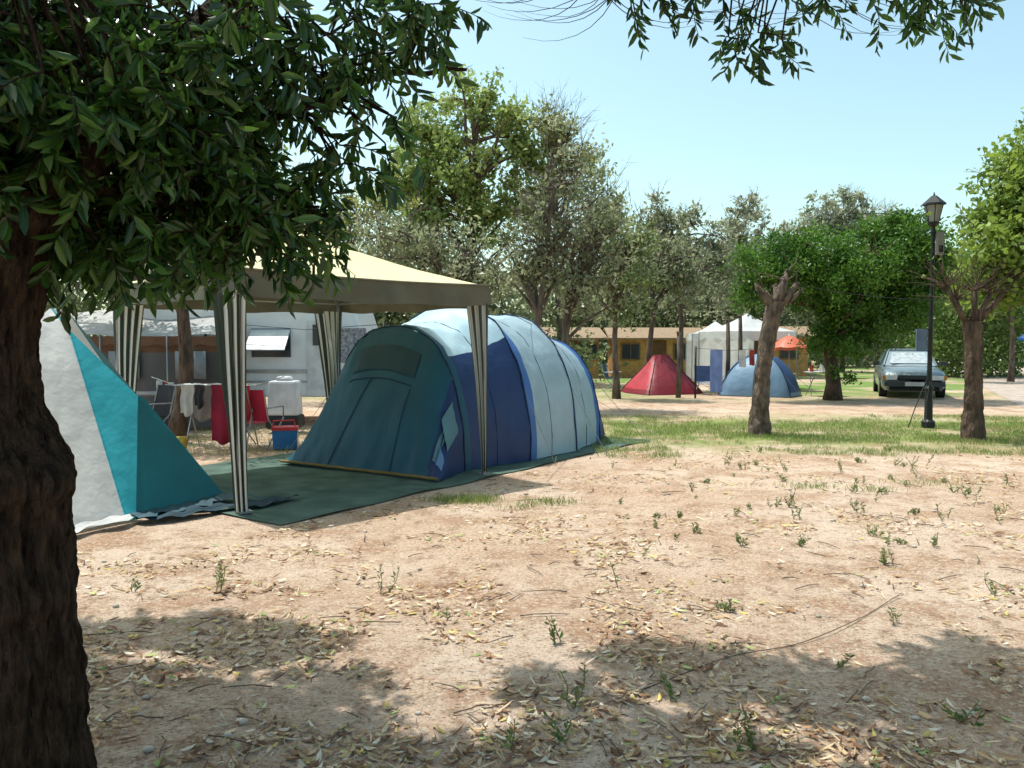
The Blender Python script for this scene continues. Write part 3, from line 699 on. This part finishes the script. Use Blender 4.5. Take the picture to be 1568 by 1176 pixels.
# ------------------------------------------------------------ car
def car(name,cx,cy,rz,paint):
    e=empty(name,(cx,cy,0));g=MB()
    M=Matrix.Translation((cx,cy,0))@Matrix.Rotation(rz,4,'Z')
    S=[(-2.12,.70,.36,.55,.60),(-2.06,.80,.26,.66,.72),(-1.7,.84,.2,.74,.82),(-1.0,.855,.2,.80,.88),(-.72,.86,.2,.84,.91),(.0,.86,.2,.86,.93),(1.2,.855,.2,.86,.93),(1.5,.85,.22,.86,.95),(2.0,.80,.28,.82,.92),(2.12,.74,.38,.7,.8)]
    ring=[]
    for (y,w_,zb,zs,zt) in S:
        ring.append([(-w_*.9,y,zb),(-w_,y,zb+.12),(-w_*1.01,y,(zb+zs)/2+.05),(-w_*.97,y,zs),(-w_*.84,y,zt-.01),(-w_*.4,y,zt+.01),(0,y,zt+.02),(w_*.4,y,zt+.01),(w_*.84,y,zt-.01),(w_*.97,y,zs),(w_*1.01,y,(zb+zs)/2+.05),(w_,y,zb+.12),(w_*.9,y,zb)])
    vs=[M@Vector(p) for r in ring for p in r];k=13;fs=[]
    for i in range(len(S)-1):
        for j in range(k-1): fs.append((i*k+j,i*k+j+1,(i+1)*k+j+1,(i+1)*k+j))
        fs.append((i*k+k-1,i*k,(i+1)*k,(i+1)*k+k-1))
    fs.append(tuple(range(k)));fs.append(tuple((len(S)-1)*k+j for j in reversed(range(k))))
    g.add(vs,fs,0)
    g.obj('body',[paint],e,True)
    g=MB()
    lo=[(-.72,-.80),(.72,-.80),(.76,1.55),(-.76,1.55)]
    hi=[(-.55,-.1),(.55,-.1),(.57,1.0),(-.57,1.0)]
    zl,zh=.91,1.36
    V8=[M@Vector((*p,zl)) for p in lo]+[M@Vector((*p,zh)) for p in hi]
    g.add(V8,[(0,1,5,4),(1,2,6,5),(2,3,7,6),(3,0,4,7)],1)
    top=[M@Vector((p[0]*1.02,p[1]*1.0,zh+.002)) for p in hi]+[M@Vector((p[0]*.85,p[1]*.9+.03,zh+.06)) for p in hi]
    g.add(top,[(4,5,6,7),(0,1,5,4),(1,2,6,5),(2,3,7,6),(3,0,4,7)],0)
    for i in range(4): g.tube([V8[i],V8[i+4]],.035,0,6)
    for i in range(4): g.tube([V8[i+4],V8[4+(i+1)%4]],.03,0,6)
    for sx in(-1,1): g.tube([M@Vector((sx*.76,.35,.9)),M@Vector((sx*.565,.35,1.37))],.03,0,6)
    g.add([M@Vector((-.55,-.72,.985)),M@Vector((.55,-.72,.985)),M@Vector((.45,-.22,1.305)),M@Vector((-.45,-.22,1.305))],[(0,1,2,3)],2)  # pale metallic quad over the windscreen, imitating sun glare on the glass
    g.obj('cabin',[paint,mat('car_glass',(.25,.32,.36),(.2,.28,.32),rough=.06,spec=1,coat=1),mat('windscreen_glare',(.70,.72,.72),(.45,.5,.52),scale=9,rough=.25,metal=.6)],e)
    g=MB()
    for sx in(-1,1):
        for wy in(-1.3,1.3):
            a=M@Vector((sx*.66,wy,.3));b=M@Vector((sx*.87,wy,.3))
            g.tube([a,b],.30,0,20);c=M@Vector((sx*.885,wy,.3));g.tube([b,c],[.18,.16],1,14)
        g.box(M@Vector((sx*.60,-2.125,.60)),(.30,.06,.13),2,rz);g.box(M@Vector((sx*.79,-2.08,.60)),(.08,.08,.12),3,rz)
        g.box(M@Vector((sx*.92,-.62,.98)),(.18,.10,.12),4,rz)
    g.box(M@Vector((0,-2.13,.61)),(.86,.05,.12),0,rz)
    for q in range(4): g.box(M@Vector((0,-2.16,.57+.028*q)),(.82,.012,.006),1,rz)
    g.box(M@Vector((0,-2.16,.42)),(1.56,.12,.14),4,rz);g.box(M@Vector((0,-2.225,.42)),(.50,.012,.11),5,rz)
    g.box(M@Vector((0,-2.11,.27)),(1.3,.08,.10),0,rz)
    g.tube([M@Vector((-.5,-.78,.94)),M@Vector((.1,-.62,1.02))],.008,0,4)
    g.obj('fittings',[mat('rubber',(.02,.02,.02)),M_metal,mat('headlight',(.75,.78,.8),rough=.1,spec=1),mat('indicator',(.6,.22,.03),rough=.3),mat('bumper',(.06,.065,.07),rough=.5),mat('plate',(.7,.7,.66))],e,bevel=.01)
    return e
car('parked_car',12.3,25.0,R(-21),mat('paint_silver',(.22,.28,.30),(.20,.25,.27),rough=.25,metal=.5,spec=.6,coat=.6))

# ------------------------------------------------------------ small tents, shelters
def dome(name,cx,cy,rx,ry,h,m1,m2,rz=0,ridge=False):
    e=empty(name,(cx,cy,0));g=MB();M=Matrix.Translation((cx,cy,0))@Matrix.Rotation(rz,4,'Z')
    def P(a,b,off=0):
        an=2*math.pi*a;ph=b*math.pi/2
        sq=1/max(abs(math.cos(an)),abs(math.sin(an)));sq=1+(sq-1)*.7*(1-b)
        if ridge:
            rx2=(rx+off)*((1-b)*1.0+.28*b);ry2=(ry+off)*((1-b)**.9);zz=(h+off)*b**.85-.05*abs(math.cos(an))**4*math.sin(b*3.1)
            return M@Vector((rx2*math.cos(an)*sq,ry2*math.sin(an)*sq,.02+zz))
        rad=math.cos(ph)**.95
        return M@Vector(((rx+off)*math.cos(an)*rad*sq,(ry+off)*math.sin(an)*rad*sq,.02+(h+off)*math.sin(ph)**1.15*(1+.03*noise.noise(Vector((a*8,b*3,cx))))))
    g.grid(lambda a,b:P(a,b),32,12,0,lambda a,b:1 if int(a*4+.5)%4==3 or b<.12 else 0)
    g.obj('fly_sheet',[m1,m2],e,True);g=MB()
    for k in(1/8,3/8): g.tube([P(k,b/12,.01) for b in range(13)],.012,0,5);g.tube([P(k+.5,b/12,.01) for b in range(13)],.012,0,5)
    g.tube([P(.75,b/12,.01) for b in range(10)],.008,0,4)
    for k in(1/8,3/8,5/8,7/8):
        p=P(k,.4);q=P(k,0,.45);q.z=.01;g.tube([p,q],.005,0,4)
    g.obj('poles_and_lines',[M_dark],e);return e
M_red=F('fabric_red',(.55,.06,.08));M_dred=F('fabric_darkred',(.28,.03,.045));M_b2=F('fabric_bluegrey',(.20,.34,.50));M_b3=F('fabric_navy2',(.03,.08,.22))
dome('ridge_tent',4.75,25.6,1.05,1.0,1.2,M_red,M_dred,.35,True)
dome('dome_tent',7.6,24.6,1.15,1.0,1.25,M_b3,M_b2,-.5)
def shelter(name,cx,cy,w_,d_,h,ap,roof,pole=M_metal,wall=None,rz=0):
    e=empty(name,(cx,cy,0));g=MB();M=Matrix.Translation((cx,cy,0))@Matrix.Rotation(rz,4,'Z')
    c=[(-w_/2,-d_/2),(w_/2,-d_/2),(w_/2,d_/2),(-w_/2,d_/2)]
    A_=Vector((0,0,ap))
    for i in range(4):
        p=Vector((*c[i],h));q=Vector((*c[(i+1)%4],h))
        g.grid(lambda a,b:M@(p.lerp(q,a).lerp(A_,b)-Vector((0,0,.10*math.sin(math.pi*b)))),6,8,0)
        g.grid(lambda a,b:M@(p.lerp(q,a)*1.004-Vector((0,0,(.28+.05*math.cos(a*20))*b))),20,2,0)
        g.tube([M@Vector((*c[i],0)),M@Vector((*c[i],h))],.02,1,6)
        if wall and i in wall: g.grid(lambda a,b:M@(p.lerp(q,a)*.99*1.0-Vector((0,0,(h-.05)*b*.99))+Vector((0,.03*math.sin(a*25),0))),20,4,0)
    g.obj('roof_and_poles',[roof,pole],e);return e
M_white=F('canopy_white',(.80,.81,.82),None,.35)
shelter('white_gazebo',8.4,28.8,2.4,2.4,2.0,2.65,M_white,wall=(2,),rz=.35)
shelter('white_gazebo',7.95,31.5,2.0,2.0,1.95,2.45,M_white,wall=(2,),rz=-.1)
def parasol(name,cx,cy,r,h,m):
    e=empty(name,(cx,cy,0));g=MB()
    g.grid(lambda a,b:(cx+r*b*math.cos(6.2832*a),cy+r*b*math.sin(6.2832*a),h-.38*b**1.5-.03*abs(math.sin(a*math.pi*8))*b),32,6,0)
    g.grid(lambda a,b:(cx+r*math.cos(6.2832*a)*1.003,cy+r*math.sin(6.2832*a)*1.003,h-.38-.03*abs(math.sin(a*math.pi*8))-.10*b),32,1,0)
    g.tube([(cx,cy,0),(cx,cy,h+.05)],.02,1,8);g.tube([(cx,cy,0),(cx,cy,.12)],[.2,.16],1,12)
    g.obj('canopy_and_pole',[m,M_metal],e,True)
parasol('parasol',9.3,27.0,.62,1.85,F('parasol_orange',(.72,.16,.08)))
parasol('parasol',-3.7,19,.6,1.95,F('parasol_red',(.55,.03,.03)))
parasol('parasol',22.1,34,.6,2.2,F('parasol_blue',(.03,.12,.4)))
e=empty('washing_line',(6.1,23.2,0));g=MB()
g.tube([(5.3,23.2,0),(5.3,23.2,1.5)],.03,0,6);g.tube([(7.3,23.2,0),(7.3,23.2,1.5)],.03,0,6);g.tube([(5.3,23.2,1.45),(6.3,23.2,1.38),(7.3,23.2,1.45)],.006,0,4)
def cloth(x0,x1,zt,zb,y,m): g.grid(lambda a,b:(x0+(x1-x0)*a,y+.03*math.sin(a*12)*b+.02*math.sin(b*5),zt+(zb-zt)*b+.01*math.sin(a*7)*b),10,8,m)
cloth(5.72,6.08,1.40,.18,23.2,1);cloth(6.55,6.75,1.4,.9,23.2,2);cloth(6.85,7.0,1.4,.95,23.2,3)
g.obj('line_and_towels',[M_dark,mat('towel_blue',(.20,.28,.55),trans=.2),mat('towel_white',(.6,.6,.6),trans=.2),mat('towel_red',(.35,.06,.06),trans=.2)],e,True)
def table(name,cx,cy,w_,d_,h,m,rz=0):
    e=empty(name,(cx,cy,0));g=MB();g.box((cx,cy,h),(w_,d_,.03),0,rz)
    M=Matrix.Translation((cx,cy,0))@Matrix.Rotation(rz,4,'Z')
    for sx in(-1,1):
        g.tube([M@Vector((sx*w_*.45,-d_*.4,0)),M@Vector((sx*w_*.3,d_*.4,h))],.012,1,6);g.tube([M@Vector((sx*w_*.45,d_*.4,0)),M@Vector((sx*w_*.3,-d_*.4,h))],.012,1,6)
    for i in range(5):
        p=M@Vector((random.uniform(-.4,.4)*w_,random.uniform(-.3,.3)*d_,h+.015));g.tube([p,p+Vector((0,0,random.uniform(.08,.22)))],random.uniform(.03,.06),2+i%2,8)
    g.obj('top_legs_items',[m,M_metal,mat('cup_white',(.6,.6,.58)),mat('cup_red',(.4,.08,.05))],e)
table('camping_table',9.35,24.2,.9,.6,.72,mat('tabletop',(.6,.6,.58)))
table('camping_table',-6.2,13.7,1.1,.6,.74,mat('tabletop_grey',(.3,.3,.3)))
def chair(name,cx,cy,rz,m):
    e=empty(name,(cx,cy,0));g=MB();M=Matrix.Translation((cx,cy,0))@Matrix.Rotation(rz,4,'Z')
    g.grid(lambda a,b:M@Vector((-.24+.48*a,-.22+.44*b,.42-.04*math.sin(math.pi*a))),4,4,0);g.grid(lambda a,b:M@Vector((-.24+.48*a,.22+.12*b,.42+.48*b)),4,4,0)
    for s in(-1,1):
        g.tube([M@Vector((s*.25,-.25,0)),M@Vector((s*.25,.22,.44)),M@Vector((s*.25,.34,.92))],.012,1,5);g.tube([M@Vector((s*.25,.28,0)),M@Vector((s*.25,-.22,.44)),M@Vector((s*.25,-.22,.62)),M@Vector((s*.25,.26,.62))],.012,1,5)
    g.obj('seat_and_frame',[m,M_metal],e)
chair('camping_chair',6.0,24.9,2.6,mat('sling_blue',(.06,.12,.3),trans=.15));chair('camping_chair',8.7,25.6,.4,mat('sling_grey',(.3,.3,.3),trans=.15));chair('camping_chair',3.4,27,1.2,M_teal)
M_crim=mat('sling_crimson',(.42,.02,.05),trans=.15)
chair('camping_chair',-3.85,12.3,2.9,M_crim);chair('camping_chair',-5.9,13.0,-.6,mat('sling_black',(.03,.03,.035)))

# ------------------------------------------------------------ bungalows
def bungalow(name,cx,cy,w_,d_,h,wallm,roofm,rz=0):
    e=empty(name,(cx,cy,0));M=Matrix.Translation((cx,cy,0))@Matrix.Rotation(rz,4,'Z')
    g=MB();g.box(M@Vector((0,0,h/2)),(w_,d_,h),0,rz);g.obj('walls',[wallm],e)
    g=MB();o=.35;x,y=w_/2+o,d_/2+o
    v=[(-x,-y,h-.05),(x,-y,h-.05),(x,0,h+.45),(-x,0,h+.45),(-x,y,h-.05),(x,y,h-.05)]
    v2=[(a,b,c+.08) for a,b,c in v]
    g.add([M@Vector(p) for p in v+v2],[(3,2,1,0),(5,2,3,4),(6,7,8,9),(9,8,11,10),(0,1,7,6),(4,10,11,5),(1,2,8,7),(2,5,11,8),(0,6,9,3),(3,9,10,4)],0)
    g.add([M@Vector((-w_/2,-d_/2,h)),M@Vector((-w_/2,d_/2,h)),M@Vector((-w_/2,0,h+.4))],[(0,1,2)],1);g.add([M@Vector((w_/2,-d_/2,h)),M@Vector((w_/2,d_/2,h)),M@Vector((w_/2,0,h+.4))],[(0,1,2)],1)
    g.obj('roof',[roofm,wallm],e)
    g=MB()
    for wx in(-.32,.30):
        g.box(M@Vector((wx*w_,-d_/2-.02,1.2)),(.9,.06,.8),1,rz);g.box(M@Vector((wx*w_,-d_/2-.05,1.2)),(.76,.03,.66),0,rz);g.box(M@Vector((wx*w_,-d_/2-.07,1.2)),(.03,.02,.66),1,rz)
    g.box(M@Vector((0,-d_/2-.02,.85)),(.8,.06,1.7),2,rz);g.obj('windows_and_door',[mat('pane',(.03,.04,.05),rough=.15),mat('frame_wood',(.25,.14,.07)),mat('door_wood',(.16,.08,.04))],e)
M_or=mat('render_orange',(.60,.33,.12),(.42,.22,.08));M_rf=mat('roof_tile',(.34,.24,.16),(.22,.15,.09),scale=12)
bungalow('holiday_bungalow',6.7,38.5,3.9,3,1.8,M_or,M_rf);bungalow('holiday_bungalow',2.6,38,2.4,3,1.8,M_or,M_rf,.1);bungalow('holiday_bungalow',12.2,40.5,4.5,3,1.9,M_or,M_rf,-.1)
bungalow('toilet_block',27.5,60,7,4,2.6,mat('render_cream',(.62,.56,.44)),M_rf,-.4)

# ------------------------------------------------------------ caravan and awning behind the gazebo
cv=empty('caravan',(-5,17,0));g=MB()
prof_=[(-2.25,.55),(-2.35,.8),(-2.3,1.6),(-2.05,2.3),(-1.7,2.5),(1.7,2.5),(2.05,2.3),(2.3,1.5),(2.3,.9),(2.2,.55)]
cx,cy=-5.1,16.6
fr=[(cx+a,cy-1.05,z) for a,z in prof_];bk=[(cx+a,cy+1.05,z) for a,z in prof_];k=len(prof_)
g.add(fr+bk,[tuple(range(k)),tuple(reversed(range(k,2*k)))]+[(i,i+k,(i+1)%k+k,(i+1)%k) for i in range(k)],0)
g.obj('shell',[mat('caravan_white',(.74,.77,.78),(.68,.70,.71),rough=.4)],cv,bevel=.05)
g=MB()
for wx,ww in((-1.2,.8),(.45,.75)):
    g.box((cx+wx,cy-1.06,1.6),(ww,.04,.55),0);g.box((cx+wx,cy-1.28,1.66),(ww,.03,.58),1,rx=R(-48))
g.box((cx,cy-1.065,1.05),(4.5,.02,.07),2);g.box((cx,cy-1.065,.85),(4.4,.02,.03),2);g.box((cx+1.45,cy-1.07,1.3),(.6,.03,1.45),3);g.box((cx+1.45,cy-1.09,1.75),(.38,.02,.4),0);g.box((cx+1.68,cy-1.09,1.2),(.04,.03,.12),0)
for wx in(-.4,):
    g.tube([(cx+wx,cy-1.08,.32),(cx+wx,cy-.85,.32)],.32,4,18);g.tube([(cx+wx,cy-1.1,.32),(cx+wx,cy-1.08,.32)],.17,2,12)
g.tube([(cx+2.2,cy,.5),(cx+3.3,cy,.48)],.04,2,6);g.tube([(cx+3.1,cy,.02),(cx+3.1,cy,.6)],.03,2,6)
g.obj('windows_wheels_trim',[mat('van_pane',(.04,.05,.06),rough=.15),mat('pane_open',(.45,.53,.58),rough=.2),M_metal,mat('van_door',(.66,.68,.68)),mat('tyre',(.02,.02,.02))],cv)
aw=empty('caravan_awning',(-8,14.8,0));g=MB()
M_aw=mat('awning_grey',(.13,.125,.12),(.09,.085,.08),scale=1.2,trans=.1);M_ab=mat('awning_brown',(.16,.085,.05),trans=.15);M_aw2=mat('awning_white',(.6,.6,.58),trans=.3)
g.grid(lambda a,b:(-10.5+5.2*a,14.6+.06*math.sin(a*40)*(1-b*.5),.05+1.65*b),60,6,0,lambda a,b:1 if b>.9 or (a<.3 and b>.2) or .62<a<.66 else 0)
g.grid(lambda a,b:(-10.5+5.2*a,14.6+1.3*b,1.72+.5*b+.04*math.sin(a*15)),24,6,2)
g.grid(lambda a,b:(-5.3,14.6+1.0*a,.05+(1.65+.4*a)*b),8,6,0)
g.grid(lambda a,b:(-10.5+5.2*a,14.5,1.72-(.14+.04*abs(math.sin(a*40)))*b),80,2,1)
for px in(-9.6,-8.3,-7.0,-5.8): g.box((px,14.5,1.2),(.55,.02,.5),3);g.tube([(px-.4,14.45,0),(px-.4,14.45,1.75)],.015,4,5)
g.obj('panels',[M_aw,M_ab,M_aw2,mat('awning_window',(.25,.27,.28),rough=.2),M_metal],aw,True)
g=MB();g.box((-4.05,14.3,.62),(.55,.4,.62),0,taper=.92);g.box((-4.05,14.3,.97),(.3,.25,.08),0,taper=.8);g.box((-4.05,14.3,.2),(.6,.45,.24),1)
g.obj('water_tank',[mat('plastic_white',(.62,.63,.63),rough=.4),M_dark],None,bevel=.08)
# ------------------------------------------------------------ clothes airer with clothes
e=empty('clothes_airer',(-4.4,11.9,0));g=MB()
x0,x1,yy,zt=-4.95,-3.75,12.0,.98
for x in(x0+.15,x1-.15):
    g.tube([(x,yy-.28,.02),(x,yy+.25,zt)],.010,0,5);g.tube([(x,yy+.28,.02),(x,yy-.25,zt)],.010,0,5)
for k in range(7): g.tube([(x0,yy-.27+.09*k,zt+.0),(x1,yy-.27+.09*k,zt)],.005,0,4)
for x in(x0,x1): g.tube([(x,yy-.28,zt),(x,yy+.28,zt)],.008,0,4)
g.tube([(x0-.35,yy-.2,zt+.12),(x0,yy-.2,zt)],.006,0,4);g.tube([(x1+.4,yy-.2,zt+.13),(x1,yy-.2,zt)],.006,0,4)
g.obj('frame',[M_metal],e);g=MB()
def cl(x0,x1,zt,zb,y,m): g.grid(lambda a,b:(x0+(x1-x0)*a+.01*math.sin(b*9),y+.03*math.sin(a*10)*b+.02*math.sin(b*5),zt+(zb-zt)*b+.03*math.sin(a*7+1)*b),12,10,m)
cl(-4.40,-4.08,.99,.14,yy-.28,0);cl(-4.85,-4.66,.99,.55,yy-.28,1);cl(-4.64,-4.5,.99,.66,yy-.28,2);cl(-4.02,-3.9,.99,.5,yy-.1,3);cl(-4.8,-4.5,.99,.45,yy,4);cl(-4.75,-4.55,.99,.7,yy+.2,0)
g.obj('clothes',[mat('cloth_crimson',(.26,.015,.04),(.14,.01,.025),scale=3,trans=.15),mat('cloth_white',(.5,.5,.48),trans=.15),mat('cloth_black',(.03,.03,.035)),mat('cloth_red',(.5,.04,.06),trans=.15),mat('cloth_grey',(.25,.22,.2),trans=.15)],e,True)
g=MB();g.box((-3.40,12.0,.16),(.34,.24,.28),0,taper=1.08,rz=.2);g.box((-3.40,12.0,.325),(.38,.28,.05),1,rz=.2);g.tube([(-3.57,11.92,.34),(-3.55,11.92,.44),(-3.27,12.02,.44),(-3.25,12.02,.34)],.012,1,5)
g.obj('cool_box',[mat('cooler_blue',(.03,.16,.42),rough=.4),mat('cooler_lid',(.6,.05,.06),rough=.4)],None,bevel=.02)
g=MB();g.tube([(-4.75,11.4,.01),(-4.75,11.4,.22),(-4.75,11.4,.26)],[.09,.12,.125],0,12);g.obj('bucket',[mat('bucket_yellow',(.5,.38,.06),rough=.4)],None,True)
e=empty('washing_line',(-3.6,15.2,0));g=MB()
g.tube([(-5.2,15.3,1.95),(-3.9,15.2,1.85),(-2.4,15.1,1.95)],.006,0,4);g.tube([(-2.4,15.1,0),(-2.4,15.1,2)],.025,0,6);g.tube([(-5.2,15.3,0),(-5.2,15.3,2)],.025,0,6)
cl(-3.3,-2.75,1.88,1.2,15.15,2);cl(-3.6,-3.35,1.87,1.5,15.15,3)
g.obj('line_and_towels',[M_dark,mat('tw_white',(.6,.65,.7),trans=.2),mat('tw_dark',(.10,.11,.14),(.35,.35,.35),scale=20),mat('tw_teal',(.05,.3,.35))],e,True)
g=MB()
pa,pb=Vector((-.3,9.6,2.1)),Vector((3.0,23,1.9))
g.tube([pa.lerp(pb,k/12)-Vector((0,0,.35*math.sin(math.pi*k/12))) for k in range(13)],.005,0,4)
pa,pb=Vector((4.6,13.8,2.65)),Vector((7.4,13.1,2.3))
g.tube([pa.lerp(pb,k/12)-Vector((0,0,.1*math.sin(math.pi*k/12))) for k in range(13)],.004,0,4)
g.obj('overhead_cable',[M_dark])
for i,(x,y,h) in enumerate([(4.85,23.4,1.9),(6.75,25.2,2.3),(7.25,25.6,2.45)]):
    g=MB();g.tube([(x,y,0),(x+.03,y,h*.5),(x,y,h)],[.08,.07,.06],0,8);g.tube([(x-.02,y,h-.03),(x,y,h+.03)],[.068,.05],0,8);g.obj('wooden_post',[M_barkg],None,True)
g=MB()
for i in range(120):
    y=3+random.random()*8;x=random.uniform(-.6,.68)*y
    if onmat(x,y): continue
    r=random.uniform(.006,.022);g.ell((x,y,gz(x,y)+r*.4),(r*random.uniform(.8,1.5),r,r*.6),0,7,5)
g.obj('pebbles',[mat('stone_pale',(.55,.5,.44),(.35,.3,.25),scale=12)],None,True)
print('objs',len(bpy.data.objects),'polys',sum(len(m.polygons) for m in bpy.data.meshes))
